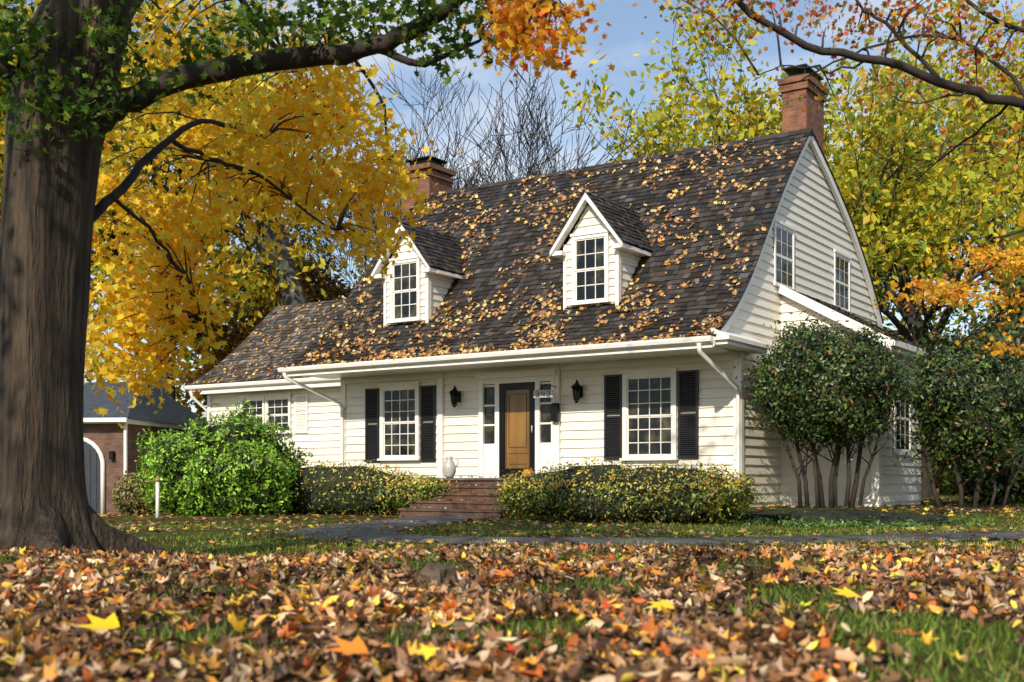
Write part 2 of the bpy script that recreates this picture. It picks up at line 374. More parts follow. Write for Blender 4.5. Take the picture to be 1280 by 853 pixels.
rf=MB(); QW=smooth([(1.4,3.38),(2.1,3.74),(3.3,4.62),(5,6.17)],24); QWB=smooth([(8.6,3.38),(5,6.17)],20)
shingles(rf,QW,-18.15,-10.6,mpx,tone=2.6); shingles(rf,QWB,-18.15,-10.6,mpx,tone=2.6)
for Q in (QW,QWB):
    for i in range(len(Q)-1):
        a,c_=Q[i],Q[i+1]; rf.face([(-18.15,a[0],a[1]-.012),(-10.6,a[0],a[1]-.012),(-10.6,c_[0],c_[1]-.012),(-18.15,c_[0],c_[1]-.012)],shinglem,col=(.03,.028,.025))
rf.face([(-17.9,1.9,3.2)]+[(-17.9,q[0],q[1]-.05) for q in QW[4:]]+[(-17.9,q[0],q[1]-.05) for q in QWB[::-1][1:-3]]+[(-17.9,8,3.2)],siding)
rf.obj('wing_roof',house)
sr=MB(); QS=np.array([(2.4,3.44),(1.2,4.11),(0.0,4.78)])
shingles(sr,QS,2.02,5.7,lambda a,s,z:(s,a,z),tone=1.6)
sr.face([(0,2.02,4.76),(2.4,2.02,3.42),(2.4,5.7,3.42),(0,5.7,4.76)],trim)
sr.hexa([(0.03,1.98,4.60),(2.42,1.98,3.24),(2.42,2.03,3.24),(0.03,2.03,4.60),(0.03,1.98,4.80),(2.42,1.98,3.46),(2.42,2.03,3.46),(0.03,2.03,4.80)],trim)
sr.box(2.38,2.43,2.03,5.7,3.22,3.42,trim); sr.box(2.43,2.52,2.0,5.75,3.3,3.42,trim); sr.box(2.1,2.38,2.03,5.7,3.24,3.27,trim)
sr.obj('side_room_roof',house)
# trim
t=MB()
def prismstrip(Q,x0,x1,dep,mat,off=0.0):
    for i in range(len(Q)-1):
        a,c_=Q[i],Q[i+1]
        t.hexa([(x0,a[0],a[1]-dep+off),(x1,a[0],a[1]-dep+off),(x1,c_[0],c_[1]-dep+off),(x0,c_[0],c_[1]-dep+off),(x0,a[0],a[1]-.015+off),(x1,a[0],a[1]-.015+off),(x1,c_[0],c_[1]-.015+off),(x0,c_[0],c_[1]-.015+off)],mat)
for Q in (QF,QB):
    prismstrip(Q,.04,.13,.20,trim); prismstrip(Q,-11.19,-11.12,.22,trim)
prismstrip(QW,-18.13,-18.06,.2,trim)
t.box(-11.12,.04,-1.45,-.001,3.13,3.16,trim)
t.box(-11.15,.10,-1.56,-1.45,3.08,3.29,trim)
t.box(-17.95,-10.8,1.5,2.0,3.13,3.16,trim); t.box(-18.1,-10.8,1.42,1.5,3.1,3.36,trim)
t.box(.041,.36,-1.45,.55,3.14,3.22,trim); t.box(.041,.42,-1.52,.62,3.22,3.30,trim)
t.hexa([(.041,-1.5,3.30),(.40,-1.5,3.30),(.40,.6,3.30),(.041,.6,3.30),(.041,-1.5,3.46),(.06,-1.5,3.46),(.06,.6,3.46),(.041,.6,3.46)],trim)
t.box(-.12,.05,-.05,-.036,-.4,3.13,trim); t.box(.036,.05,-.036,.10,-.4,3.13,trim)
t.box(-10.74,-10.58,-.05,-.036,-.4,3.13,trim)
t.box(-17.95,-17.8,1.95,1.962,-.8,3.13,trim)
t.box(1.98,2.15,2.15,2.163,-.4,3.4,trim); t.box(2.137,2.15,2.163,2.32,-.4,3.3,trim)
for px in (-7.54,-4.30): t.box(px-.07,px+.07,-.10,-.036,0,3.13,trim)
t.box(-10.58,-.12,-.052,-.036,2.98,3.13,trim)
t.obj('trim',house)
g=MB()
def gutter(x0,x1,y,z):
    pr=[(0,.12),(0,0),(-.05,-.02),(-.11,.02),(-.13,.08),(-.13,.12),(-.115,.12),(-.11,.05),(-.02,.02),(-.015,.12)]
    n=len(pr)
    for i in range(n):
        a=pr[i];b_=pr[(i+1)%n]; g.face([(x0,y+a[0],z+a[1]),(x0,y+b_[0],z+b_[1]),(x1,y+b_[0],z+b_[1]),(x1,y+a[0],z+a[1])],trim)
    for X in (x0,x1): g.face([(X,y+p[0],z+p[1]) for p in pr[:6]],trim)
gutter(-11.3,.12,-1.56,3.17); gutter(-18.2,-11.15,1.42,3.24)
def spout(P): g.tube(P,[.045]*len(P),trim,n=8)
spout([(-.15,-1.62,3.16),(-.15,-1.60,3.02),(.0,-.16,2.42),(.0,-.10,2.30),(.0,-.10,.12),(.02,-.32,-.02)])
spout([(-11.15,-1.62,3.16),(-11.12,-1.6,3.05),(-10.66,-.16,2.48),(-10.64,-.10,2.36),(-10.64,-.10,0.05),(-10.64,-.3,-.05)])
spout([(-18.0,1.35,3.2),(-18.0,1.4,3.05),(-17.8,1.86,2.6),(-17.8,1.88,-.2)])
g.obj('gutter_and_downspouts',house)
def window(name,O,U,Nn,w,h,cols,rows,shut=0,split=True,cs=.1,base=.036,thin=False):
    m_=MB(); a=w/2
    m_.ob(O,U,Nn,-a+cs,a-cs,base,base+.012,cs,h-cs,glass)
    o=base+(.03 if thin else .06); q=.35 if thin else 1
    m_.ob(O,U,Nn,-a,-a+cs,base,o,0.05,h,trim); m_.ob(O,U,Nn,a-cs,a,base,o,0.05,h,trim)
    m_.ob(O,U,Nn,-a-.03,a+.03,base,o+.02,h,h+.06,trim)
    m_.ob(O,U,Nn,-a+cs,a-cs,base,o-.003,h-cs,h,trim); m_.ob(O,U,Nn,-a-.04,a+.04,base,o+.05*q,-.0,.05,trim)
    m_.ob(O,U,Nn,-a+cs,a-cs,base,o-.003,.05,cs,trim)
    gw=w-2*cs; gh=h-2*cs; s=.03
    for hs_,n0 in ((0,.018),(1,.018 if thin else .036)):
        z0=cs+hs_*gh/2; z1=z0+gh/2
        m_.ob(O,U,Nn,-a+cs,-a+cs+s,base+.012,base+n0,z0,z1,trim); m_.ob(O,U,Nn,a-cs-s,a-cs,base+.012,base+n0,z0,z1,trim)
        m_.ob(O,U,Nn,-a+cs+s,a-cs-s,base+.012,base+n0,z0,z0+s,trim); m_.ob(O,U,Nn,-a+cs+s,a-cs-s,base+.012,base+n0,z1-s,z1,trim)
        r=rows//2; e_=.015 if thin else .024; mw=.006 if thin else .009
        for i in range(1,cols):
            x_=-a+cs+gw*i/cols; m_.ob(O,U,Nn,x_-mw,x_+mw,base+.012,base+e_,z0+s,z1-s,trim)
        for j in range(1,r):
            zz=z0+gh/2*j/r; m_.ob(O,U,Nn,-a+cs+s,a-cs-s,base+.012,base+e_-.001,zz-mw,zz+mw,trim)
    m_.obj(name,house)
def shutter(name,O,U,Nn,w,h,mat=black):
    m_=MB(); a=w/2; f=.05
    m_.ob(O,U,Nn,-a,-a+f,.036,.075,0,h,mat); m_.ob(O,U,Nn,a-f,a,.036,.075,0,h,mat)
    for z0 in (0,h*.5-f/2,h-f): m_.ob(O,U,Nn,-a+f,a-f,.036,.073,z0,z0+f,mat)
    z_=f
    while z_<h-f-.03:
        if abs(z_-h*.5)>f:
            Z=Vector((0,0,1)); gg=lambda u,n,zz:O+U*u+Nn*n+Z*zz
            m_.hexa([gg(-a+f,.065,z_),gg(a-f,.065,z_),gg(a-f,.038,z_+.01),gg(-a+f,.038,z_+.01),gg(-a+f,.065,z_+.012),gg(a-f,.065,z_+.012),gg(a-f,.038,z_+.04),gg(-a+f,.038,z_+.04)],mat)
        z_+=.042
    m_.obj(name,house)
window('window',Vector((-8.80,0,1.03)),FU,FN,1.22,1.84,4,6)
window('window',Vector((-2.01,0,.97)),FU,FN,1.26,1.86,4,6)
for x_,w_ in ((-9.68,.44),(-7.93,.44),(-2.88,.44),(-1.12,.46)): shutter('shutter',Vector((x_,0,1.0)),FU,FN,w_,1.82)
window('window',Vector((-15.98,2,1.88)),FU,FN,1.0,1.08,3,4,cs=.07); window('window',Vector((-14.95,2,1.88)),FU,FN,1.0,1.08,3,4,cs=.07)
shutter('shutter',Vector((-14.05,2,1.88)),FU,FN,.5,1.1,trim)
window('window',Vector((0,2.32,4.72)),GU,GN,1.15,1.36,3,4,cs=.06,thin=True); window('window',Vector((0,6.2,4.70)),GU,GN,1.15,1.36,3,4,cs=.06,thin=True)
window('window',Vector((2.1,3.9,1.1)),GU,GN,1.3,1.6,3,4,thin=True)
# door
d=MB()
d.box(-6.40,-6.28,-.12,-.036,.6,2.88,trim); d.box(-4.42,-4.34,-.12,-.036,.6,2.88,trim); d.box(-6.46,-4.30,-.16,-.036,2.88,3.02,trim)
d.box(-6.28,-4.42,-.10,-.036,2.76,2.88,trim)
d.box(-5.95,-5.83,-.11,-.036,.6,2.76,trim); d.box(-4.85,-4.73,-.11,-.036,.6,2.76,trim)
for a,b_ in ((-6.28,-5.95),(-4.73,-4.42)):
    d.box(a,b_,-.07,-.036,.6,1.35,trim); d.box(a+.05,b_-.05,-.085,-.07,.7,1.25,trim); d.box(a,b_,-.05,-.036,1.35,2.76,glass)
    for zz in (1.35,1.8,2.25,2.70): d.box(a,b_,-.07,-.05,zz,zz+.04,trim)
d.box(-5.83,-4.85,-.06,-.036,.62,2.76,blackm)
for a,b_,z0,z1 in ((-5.83,-5.68,.62,2.76),(-5.0,-4.85,.62,2.76),(-5.68,-5.0,2.6,2.76),(-5.68,-5.0,.62,.82)): d.box(a,b_,-.10,-.06,z0,z1,blackm)
d.box(-5.68,-5.0,-.072,-.06,.82,2.6,amber)
dkw=simple('dark_wood',(.12,.06,.018),.4)
def bar(p,q,w,mat,y0=-.085,y1=-.072):
    p=Vector(p);q=Vector(q);dd=(q-p).normalized();n_=Vector((-dd.y,dd.x))*w
    c_=[p-n_,q-n_,q+n_,p+n_]; d.hexa([(c_[0].x,y0,c_[0].y),(c_[1].x,y0,c_[1].y),(c_[1].x,y1,c_[1].y),(c_[0].x,y1,c_[0].y),(c_[3].x,y0,c_[3].y),(c_[2].x,y0,c_[2].y),(c_[2].x,y1,c_[2].y),(c_[3].x,y1,c_[3].y)],mat)
for xx in (-5.66,-5.02): bar((xx,.85),(xx,2.58),.016,dkw)
for xx in (-5.58,-5.10): bar((xx,1.3),(xx,2.5),.008,dkw)
for zz in (2.5,1.3,1.16,.92): bar((-5.58,zz),(-5.10,zz),.008,dkw)
d.tube([(-4.92,-.13,1.62),(-4.92,-.13,1.78)],[.015,.015],MATS['ceramic'],n=6)
d.obj('front_door',house)
def lantern(x_,z_):
    m_=MB(); 
    m_.box(x_-.05,x_+.05,-.06,-.036,z_-.12,z_+.14,blackm)
    m_.tube([(x_,-.05,z_+.02),(x_,-.16,z_+.22),(x_,-.22,z_+.26),(x_,-.22,z_+.2)],[.012]*4,blackm,n=6)
    for r0,r1,z0,z1 in ((.012,.03,.24,.19),(.03,.13,.19,.11),(.125,.125,.11,.09),(.06,.02,-.2,-.25)):
        m_.tube([(x_,-.22,z_+z0),(x_,-.22,z_+z1)],[r0,r1],blackm,n=6)
    for k in range(6):
        a=math.pi/3*k; m_.tube([(x_+.11*math.cos(a),-.22+.11*math.sin(a),z_+.1),(x_+.06*math.cos(a),-.22+.06*math.sin(a),z_-.2)],[.008,.008],blackm,n=4)
    m_.tube([(x_,-.22,z_+.09),(x_,-.22,z_-.19)],[.09,.05],glass,n=6)
    m_.obj('wall_lantern',house)
lantern(-7.02,2.5); lantern(-3.70,2.48)
m_=MB(); m_.box(-4.36,-4.20,-.22,-.10,1.85,2.2,blackm); m_.tube([(-4.36,-.16,2.2),(-4.20,-.16,2.2)],[.06,.06],blackm,n=10)
m_.obj('wall_mailbox',house)
m_=MB(); m_.tube([(-4.3,-.1,2.62),(-4.3,-.5,2.64),(-4.3,-.62,2.58)],[.012]*3,blackm,n=6)
m_.box(-4.62,-4.12,-.53,-.50,2.36,2.52,ceram)
SEG={'3':'abcdg','4':'fgbc'}
for i,ch in enumerate('343'):
    X=-4.55+i*.14; w_=.08; z0,z1,zm=2.38,2.50,2.44; b_=.012
    S_={'a':(X,X+w_,z1-b_,z1),'g':(X,X+w_,zm-b_/2,zm+b_/2),'d':(X,X+w_,z0,z0+b_),'b':(X+w_-b_,X+w_,zm,z1),'c':(X+w_-b_,X+w_,z0,zm),'f':(X,X+b_,zm,z1),'e':(X,X+b_,z0,zm)}
    for kk in SEG[ch]: a=S_[kk]; m_.box(a[0],a[1],-.54-.0005*ord(kk)/10,-.53,a[2],a[3],black)
m_.tube([(-4.55,-.515,2.52),(-4.3,-.515,2.63)],[.006]*2,blackm,n=4); m_.tube([(-4.18,-.515,2.52),(-4.3,-.515,2.63)],[.006]*2,blackm,n=4)
m_.obj('house_number_sign',house)
s=MB(); s.box(-6.9,-3.8,-1.55,-.04,-.4,.55,brick3); s.box(-6.95,-3.75,-1.6,-.04,.55,.6,stonep)
for i in range(4):
    zt=.44-i*.16; y1=-1.6-i*.32; s.box(-6.45,-3.9,y1-.34,y1,-.5,zt-.05,brick3); s.box(-6.48,-3.87,y1-.37,y1-.001,zt-.05,zt,brick3)
s.obj('brick_steps',house)
# dormers
def dormer(cx):
    e=empty('dormer'); e.parent=house
    global wl
    wl=MB(); hw=.64; y0=-.15; zb,ze,zp=4.1,5.72,6.72
    wl.box(cx-hw,cx+hw,y0,1.7,zb,ze,siding)
    wl.face([(cx-hw,y0,ze),(cx+hw,y0,ze),(cx,y0,zp-.05)],siding)
    O=Vector((cx,y0,0)); z_=4.2
    while z_<zp-.15:
        k=lambda zz: hw if zz<ze else hw*max(0,(zp-.05-zz)/(zp-.05-ze))
        board(O,FU,FN,-k(z_),k(z_),-k(z_+.17),k(z_+.17),z_,z_+.17)
        if z_<ze-.1:
            board(Vector((cx+hw,0,0)),GU,GN,y0,1.7,y0,1.7,z_,z_+.17); board(Vector((cx-hw,0,0)),GU,-GN,y0,1.7,y0,1.7,z_,z_+.17)
        z_+=.17
    for sx in (-1,1):
        xa=cx+sx*(hw-.03); xb=cx+sx*(hw+.05); a,b_=min(xa,xb),max(xa,xb)
        wl.box(a,b_,y0-.055,y0-.036,zb,ze,trim)
        xa=cx+sx*(hw+.036); xb=cx+sx*(hw+.05); a,b_=min(xa,xb),max(xa,xb); wl.box(a,b_,y0-.036,y0+.07,zb,ze,trim)
    wl.obj('dormer_walls',e)
    wl=MB(); he=.90; zee=5.58; yf=y0-.28
    for sx in (-1,1):
        Q=np.array([(he,zee),(he*.5,(zee+zp+.03)/2),(0,zp+.03)])
        shingles(wl,Q,yf,2.3,lambda a,s_,zz:(cx+sx*s_,a,zz),course=.14)
        X=lambda v:cx+sx*v
        wl.face([(X(he),yf,zee-.015),(X(0),yf,zp+.015),(X(0),2.3,zp+.015),(X(he),2.3,zee-.015)],shinglem,col=(.02,.02,.02))
        wl.hexa([(X(he),yf,zee-.12),(X(0),yf,zp-.13),(X(0),yf+.05,zp-.13),(X(he),yf+.05,zee-.12),(X(he),yf,zee-.02),(X(0),yf,zp+.01),(X(0),yf+.05,zp+.01),(X(he),yf+.05,zee-.02)],trim)
        wl.hexa([(X(he-.02),yf+.05,zee-.06),(X(0),yf+.05,zp-.05),(X(0),y0-.04,zp-.05),(X(he-.02),y0-.04,zee-.06),(X(he-.02),yf+.05,zee-.03),(X(0),yf+.05,zp),(X(0),y0-.04,zp),(X(he-.02),y0-.04,zee-.03)],trim)
        a,b_=sorted((X(hw-.02),X(he-.01))); wl.box(a,b_,yf+.051,y0+.05,zee-.11,zee-.02,trim)
        a,b_=sorted((X(he-.05),X(he))); wl.box(a,b_,y0+.051,1.5,zee-.11,zee-.03,trim)
        a,b_=sorted((X(hw+.01),X(he-.05))); wl.box(a,b_,y0+.051,1.5,zee-.10,zee-.07,trim)
    wl.obj('dormer_roof',e)
    window('dormer_window',Vector((cx,y0,4.36)),FU,FN,.90,1.5,3,4,cs=.075)
dormer(-8.5); dormer(-3.36)
m_=MB(); m_.box(-.60,-.03,3.9,5.1,7.2,9.72,brick); m_.box(-.65,.02,3.85,5.15,9.55,9.72,brick); m_.box(-.69,.06,3.81,5.19,9.72,9.85,brick)
m_.box(-.55,-.08,3.95,5.05,9.85,9.92,black); 
for x_,y_ in ((-.52,4.0),(-.12,4.0),(-.52,5.0),(-.12,5.0)): m_.box(x_,x_+.03,y_,y_+.03,9.92,10.08,blackm)
m_.box(-.6,-.03,3.9,5.1,10.08,10.12,blackm)
m_.obj('chimney',house)
m_=MB(); m_.box(-11.75,-10.75,3.6,4.6,3.5,9.25,brick); m_.box(-11.8,-10.7,3.55,4.65,9.05,9.15,brick); m_.box(-11.85,-10.65,3.5,4.7,9.25,9.38,brick)
m_.box(-11.6,-10.9,3.8,4.4,9.38,9.6,blackm); m_.box(-11.7,-10.8,3.7,4.5,9.6,9.64,blackm); m_.obj('chimney',house)
ur=MB(); hp=H(-6.35,-1.3,.6); pr=[(.0,.07),(.03,.10),(.14,.15),(.26,.15),(.36,.10),(.42,.06),(.47,.08),(.48,.07)]
ur.tube([hp+Vector((0,0,p[0])) for p in pr],[p[1] for p in pr],ceram,n=16); ur.tube([hp+Vector((.1,0,.44)),hp+Vector((.2,0,.38)),hp+Vector((.16,0,.24))],[.015]*3,ceram,n=6); ur.obj('ceramic_urn')
pk=MB(); hp=H(-4.25,-1.3,.6)
def pumpkin(c_,r):
    n=20; rows=8
    for i in range(rows):
        for k in range(n):
            q=[]
            for (ii,kk) in ((i,k),(i,k+1),(i+1,k+1),(i+1,k)):
                th=math.pi*ii/rows; ph=2*math.pi*kk/n; rr=r*(1-.09*abs(math.sin(ph*5)))
                q.append((c_.x+rr*math.sin(th)*math.cos(ph),c_.y+rr*math.sin(th)*math.sin(ph),c_.z+r*.75*(1-math.cos(th))))
            pk.face(q[::-1],pkm,sm=True)
    pk.tube([c_+Vector((0,0,r*1.4)),c_+Vector((.02,0,r*1.8))],[.02,.015],barkB,n=6)
pkm=simple('pumpkin_skin',(.6,.2,.02),.45,(.45,.13,.015),5)
pumpkin(hp,.13); pk.obj('pumpkin')
# roof leaves
n=7200; a=R.uniform(-11.1,.1,n); L=length(QF); u=R.random(n); s_=L*np.where(R.random(n)<.70,u**1.7,u)
kp=np.array([noise.noise(Vector((x*.8,y*.8,3)))+.8*noise.noise(Vector((x*2.6,y*2.6,8)))>R.uniform(-.28,.34) for x,y in zip(a,s_)]); a=a[kp]; s_=s_[kp]; n=len(a)
tt_=np.r_[0,np.cumsum(np.hypot(*np.diff(QF,axis=0).T))]
py=np.interp(s_,tt_,QF[:,0]); pz=np.interp(s_,tt_,QF[:,1]); dy=np.interp(s_+.1,tt_,QF[:,0])-py+1e-4; dz=np.interp(s_+.1,tt_,QF[:,1])-pz+1e-4
nn=nrmz(np.c_[np.zeros(n),-dz,dy]); P=np.c_[a,py,pz]+nn*.045
ROOFL=[(.68,.42,.10,3),(.62,.27,.05,2),(.48,.28,.12,4),(.27,.13,.06,5),(.88,.62,.2,1.3),(.55,.42,.23,2)]
leaves('fallen_leaves_on_roof',P,nn+R.normal(size=(n,3))*.35,R.uniform(.03,.10,n),pick(ROOFL,n,.35),'star',dryleaf,.5,house)
n=600; a=R.uniform(-18,-11.4,n); L=length(QW); s_=L*R.random(n); tt_=np.r_[0,np.cumsum(np.hypot(*np.diff(QW,axis=0).T))]
py=np.interp(s_,tt_,QW[:,0]); pz=np.interp(s_,tt_,QW[:,1]); P=np.c_[a,py,pz]+np.array([0,-.03,.04])
leaves('fallen_leaves_on_roof',P,np.array([0,-.7,.7])+R.normal(size=(n,3))*.22,R.uniform(.04,.08,n),pick(ROOFL,n,.3),'star',dryleaf,.3,house)
n=420; P=np.c_[R.uniform(-11.2,.05,n),R.uniform(-1.68,-1.5,n),R.uniform(3.27,3.33,n)]
leaves('fallen_leaves_in_gutter',P,R.normal(size=(n,3))+np.array([0,0,1]),R.uniform(.04,.07,n),pick(ROOFL,n,.3),'star',dryleaf,.3,house)
# ---------------------------------------------------------------- brick garage
ga=empty('brick_garage',(-11.3,34,-.45),math.radians(-8))
m_=MB(); m_.box(-6,0,0,6,-.3,2.65,brick2); m_.box(-6.1,.12,-.2,6.2,2.65,2.78,trim)
m_.hexa([(-6.25,-.35,2.78),(.25,-.35,2.78),(.25,6.35,2.78),(-6.25,6.35,2.78),(-5.2,2.6,4.1),(-.8,2.6,4.1),(-.8,3.4,4.1),(-5.2,3.4,4.1)],slate)
m_.box(-6.27,.27,-.45,-.352,2.68,2.8,trim); m_.box(.02,.1,-.1,-.02,0,2.65,trim)
m_.obj('walls_and_roof',ga)
m_=MB(); dx=-1.45
pts=[(dx-.75,0),(dx+.75,0),(dx+.75,1.45)]+[(dx+.75*math.cos(a_),1.45+.72*math.sin(a_)) for a_ in np.linspace(.15,math.pi-.15,12)]+[(dx-.75,1.45)]
m_.face([(p[0],-.03,p[1]) for p in pts],simple('door_navy',(.02,.03,.045),.5))
arc=[(dx+.8,-.04,0),(dx+.8,-.04,1.45)]+[(dx+.8*math.cos(a_),-.04,1.45+.77*math.sin(a_)) for a_ in np.linspace(.15,math.pi-.15,12)]+[(dx-.8,-.04,1.45),(dx-.8,-.04,0)]
m_.tube(arc,[.07]*len(arc),trim,n=6)
for k in range(-3,4): m_.box(dx+k*.2-.006,dx+k*.2+.006,-.045,-.03,.05,1.9,black)
m_.box(-.42,-.30,-.14,0,1.6,1.85,blackm)
m_.obj('arched_door',ga)
# ---------------------------------------------------------------- hedges & shrubs
def blob(name,c_,rad,rot,n,pal,size,pw=3.0,noisea=.12,nsc=1.6,stems=None,shape='oval',topcol=None,corek=.86,loose=.04):
    e=empty(name,c_,rot); rad=np.array(rad,float)
    def shape_pts(D,k=1.0):
        r=1/((np.abs(D)**pw).sum(1))**(1/pw); P=D*r[:,None]*rad
        nz=np.array([noise.noise(Vector(p*nsc+np.array(c_)))+.5*noise.noise(Vector(p*nsc*2.7+np.array(c_))) for p in P])
        return P*(k*(1+noisea*nz))[:,None]
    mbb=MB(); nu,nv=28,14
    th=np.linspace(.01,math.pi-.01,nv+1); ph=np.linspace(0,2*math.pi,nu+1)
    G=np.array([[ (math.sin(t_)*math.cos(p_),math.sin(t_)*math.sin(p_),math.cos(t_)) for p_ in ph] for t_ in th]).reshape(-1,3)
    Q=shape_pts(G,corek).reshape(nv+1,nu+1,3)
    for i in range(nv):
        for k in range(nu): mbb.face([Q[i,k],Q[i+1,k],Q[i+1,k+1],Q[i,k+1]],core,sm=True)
    if stems:
        for (a_,b_) in stems: 
            p0=Vector(a_);p1=Vector(b_); g_=lambda s_:Vector((random.gauss(0,s_),random.gauss(0,s_),0))
            q=[p0,p0.lerp(p1,.3)+g_(.05),p0.lerp(p1,.6)+g_(.08),p1]; r_=random.uniform(.025,.055); mbb.tube(q,[r_*1.2,r_,r_*.85,r_*.6],barkB,n=7)
            for _ in range(3):
                s0=q[2].lerp(q[1],random.random()); e0=s0+Vector((random.gauss(0,.35),random.gauss(0,.3),random.uniform(.4,1.0))); mbb.tube([s0,s0.lerp(e0,.5)+g_(.05),e0],[.016,.011,.006],barkB,n=5)
    mbb.obj('inner_core',e)  # solid dark core inside the leaf shell, plus any stems
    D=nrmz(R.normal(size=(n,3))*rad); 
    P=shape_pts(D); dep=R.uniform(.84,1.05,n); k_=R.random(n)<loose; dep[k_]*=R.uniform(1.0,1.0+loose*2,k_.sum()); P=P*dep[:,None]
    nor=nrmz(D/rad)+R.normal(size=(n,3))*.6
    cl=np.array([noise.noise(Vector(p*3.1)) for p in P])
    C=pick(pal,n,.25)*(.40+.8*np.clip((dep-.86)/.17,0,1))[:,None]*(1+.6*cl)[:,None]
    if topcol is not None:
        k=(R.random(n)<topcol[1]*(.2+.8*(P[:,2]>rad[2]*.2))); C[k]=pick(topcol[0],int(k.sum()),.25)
    leaves('hedge_leaves',P,nor,size*R.uniform(.6,1.3,n),np.clip(C,0,1),shape,hedgem,.25,e)
    return e
HG=[(.12,.17,.03,4),(.22,.27,.035,3),(.06,.09,.02,3),(.42,.36,.06,1.4)]
TOPC=[(.75,.60,.09,2),(.56,.27,.05,2),(.75,.42,.05,1),(.52,.54,.08,3)]
BG=[(.18,.36,.03,4),(.34,.54,.045,3),(.08,.17,.02,3)]
DG=[(.042,.080,.018,4),(.09,.14,.026,3),(.022,.042,.011,3),(.28,.11,.04,.5)]
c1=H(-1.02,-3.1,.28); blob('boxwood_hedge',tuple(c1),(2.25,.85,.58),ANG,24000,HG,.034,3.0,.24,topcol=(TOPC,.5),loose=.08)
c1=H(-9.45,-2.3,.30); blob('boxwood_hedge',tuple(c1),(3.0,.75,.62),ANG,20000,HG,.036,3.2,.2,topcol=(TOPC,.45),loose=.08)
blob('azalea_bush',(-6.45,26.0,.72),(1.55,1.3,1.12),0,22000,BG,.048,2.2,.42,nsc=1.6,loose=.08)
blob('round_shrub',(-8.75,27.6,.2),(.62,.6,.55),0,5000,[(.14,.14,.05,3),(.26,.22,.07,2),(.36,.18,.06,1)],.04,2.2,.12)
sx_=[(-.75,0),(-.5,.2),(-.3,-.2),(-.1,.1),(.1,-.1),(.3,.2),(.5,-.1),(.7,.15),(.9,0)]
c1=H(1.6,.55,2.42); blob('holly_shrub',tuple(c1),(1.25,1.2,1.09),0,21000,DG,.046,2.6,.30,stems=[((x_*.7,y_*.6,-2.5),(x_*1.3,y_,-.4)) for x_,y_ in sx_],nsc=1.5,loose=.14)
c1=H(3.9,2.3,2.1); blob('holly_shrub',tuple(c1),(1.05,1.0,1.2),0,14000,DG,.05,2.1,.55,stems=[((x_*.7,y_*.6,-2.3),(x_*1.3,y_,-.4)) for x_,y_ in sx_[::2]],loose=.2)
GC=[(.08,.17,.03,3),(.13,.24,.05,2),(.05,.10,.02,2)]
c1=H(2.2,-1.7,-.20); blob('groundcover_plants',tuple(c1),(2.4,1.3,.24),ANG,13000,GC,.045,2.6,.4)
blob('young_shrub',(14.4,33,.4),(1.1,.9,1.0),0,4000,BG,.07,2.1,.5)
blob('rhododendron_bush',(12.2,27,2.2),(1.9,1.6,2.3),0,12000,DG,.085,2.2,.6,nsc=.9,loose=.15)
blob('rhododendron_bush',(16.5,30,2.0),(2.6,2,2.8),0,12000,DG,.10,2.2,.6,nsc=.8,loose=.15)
m_=MB(); p=W(24,197,640); zz=float(gz(p.x,p.y)); m_.tube([(p.x,p.y,zz-.1),(p.x,p.y,zz+.75)],[.04,.04],trim,n=8); m_.tube([(p.x,p.y,zz+.75),(p.x,p.y,zz+.79),(p.x,p.y,zz+.84)],[.06,.06,.02],simple('copper',(.5,.25,.1),.4),n=8); m_.obj('path_marker_post')
m_=MB(); c_=Vector((-.40,6.3,float(gz(-.4,6.3))+.02))
nu,nv=18,10
def rp(i,k):
    th=math.pi*i/nv; ph=2*math.pi*(k%nu)/nu; d_=Vector((math.sin(th)*math.cos(ph),math.sin(th)*math.sin(ph),math.cos(th))); r_=1+.6*noise.noise(d_*1.7+Vector((3,1,2)))
    return c_+Vector((d_.x*.09*r_,d_.y*.09*r_,d_.z*.11*r_+.02))
for i in range(nv):
    for k in range(nu): m_.face([rp(i,k),rp(i+1,k),rp(i+1,k+1),rp(i,k+1)],rockm,sm=False)
m_.obj('rock')
# ---------------------------------------------------------------- fallen leaves, grass
def scatter(n,y0,y1,k0=.58,k1=1.0,pw=1.0):
    y=y0+(y1-y0)*R.random(n)**pw; x=R.uniform(-1,1,n)*(k0*y+k1); return x,y
def ground_leaves(name,x,y,smin,smax,shape,pal,tilt,lift,curl):
    n=len(x); z=gz(x,y)+.008+R.random(n)**1.5*lift
    nor=np.array([0,0,1])+R.normal(size=(n,3))*tilt
    dv=np.array([noise.noise(Vector((a_*1.1,b_*.8,2))) for a_,b_ in zip(x,y)])
    leaves(name,np.c_[x,y,z],nor,R.uniform(smin,smax,n),np.clip(pick(pal,n,.35)*(1+.8*dv)[:,None],0,1),shape,dryleaf,curl)
def patchy(x,y,sc,lo,hi,sd=5):
    return np.array([noise.noise(Vector((a_*sc,b_*sc,sd)))+.4*noise.noise(Vector((a_*sc*3,b_*sc*3,sd)))>t_ for a_,b_,t_ in zip(x,y,R.uniform(lo,hi,len(x)))])
x,y=scatter(15000,2.0,12,pw=.8); k=patchy(x,y,1.1,-.40,.14)&(R.random(len(x))<1.1-.85*sst(7.5,12,y)); ground_leaves('fallen_leaves',x[k],y[k],.022,.066,'maple',GROUND,.48,.04,.75)
x,y=scatter(42000,2.0,12,pw=.8); k=patchy(x,y,1.1,-.38,.16)&(R.random(len(x))<1.1-.85*sst(7.5,12,y)); ground_leaves('fallen_leaves',x[k],y[k],.014,.046,'oval',GROUND,.7,.05,1.1)
x,y=scatter(260,2.8,11); ground_leaves('fallen_leaves',x,y,.04,.085,'maple',[(1,.66,.04,3),(.98,.38,.03,3),(.85,.12,.03,1.4)],.3,.06,.4)
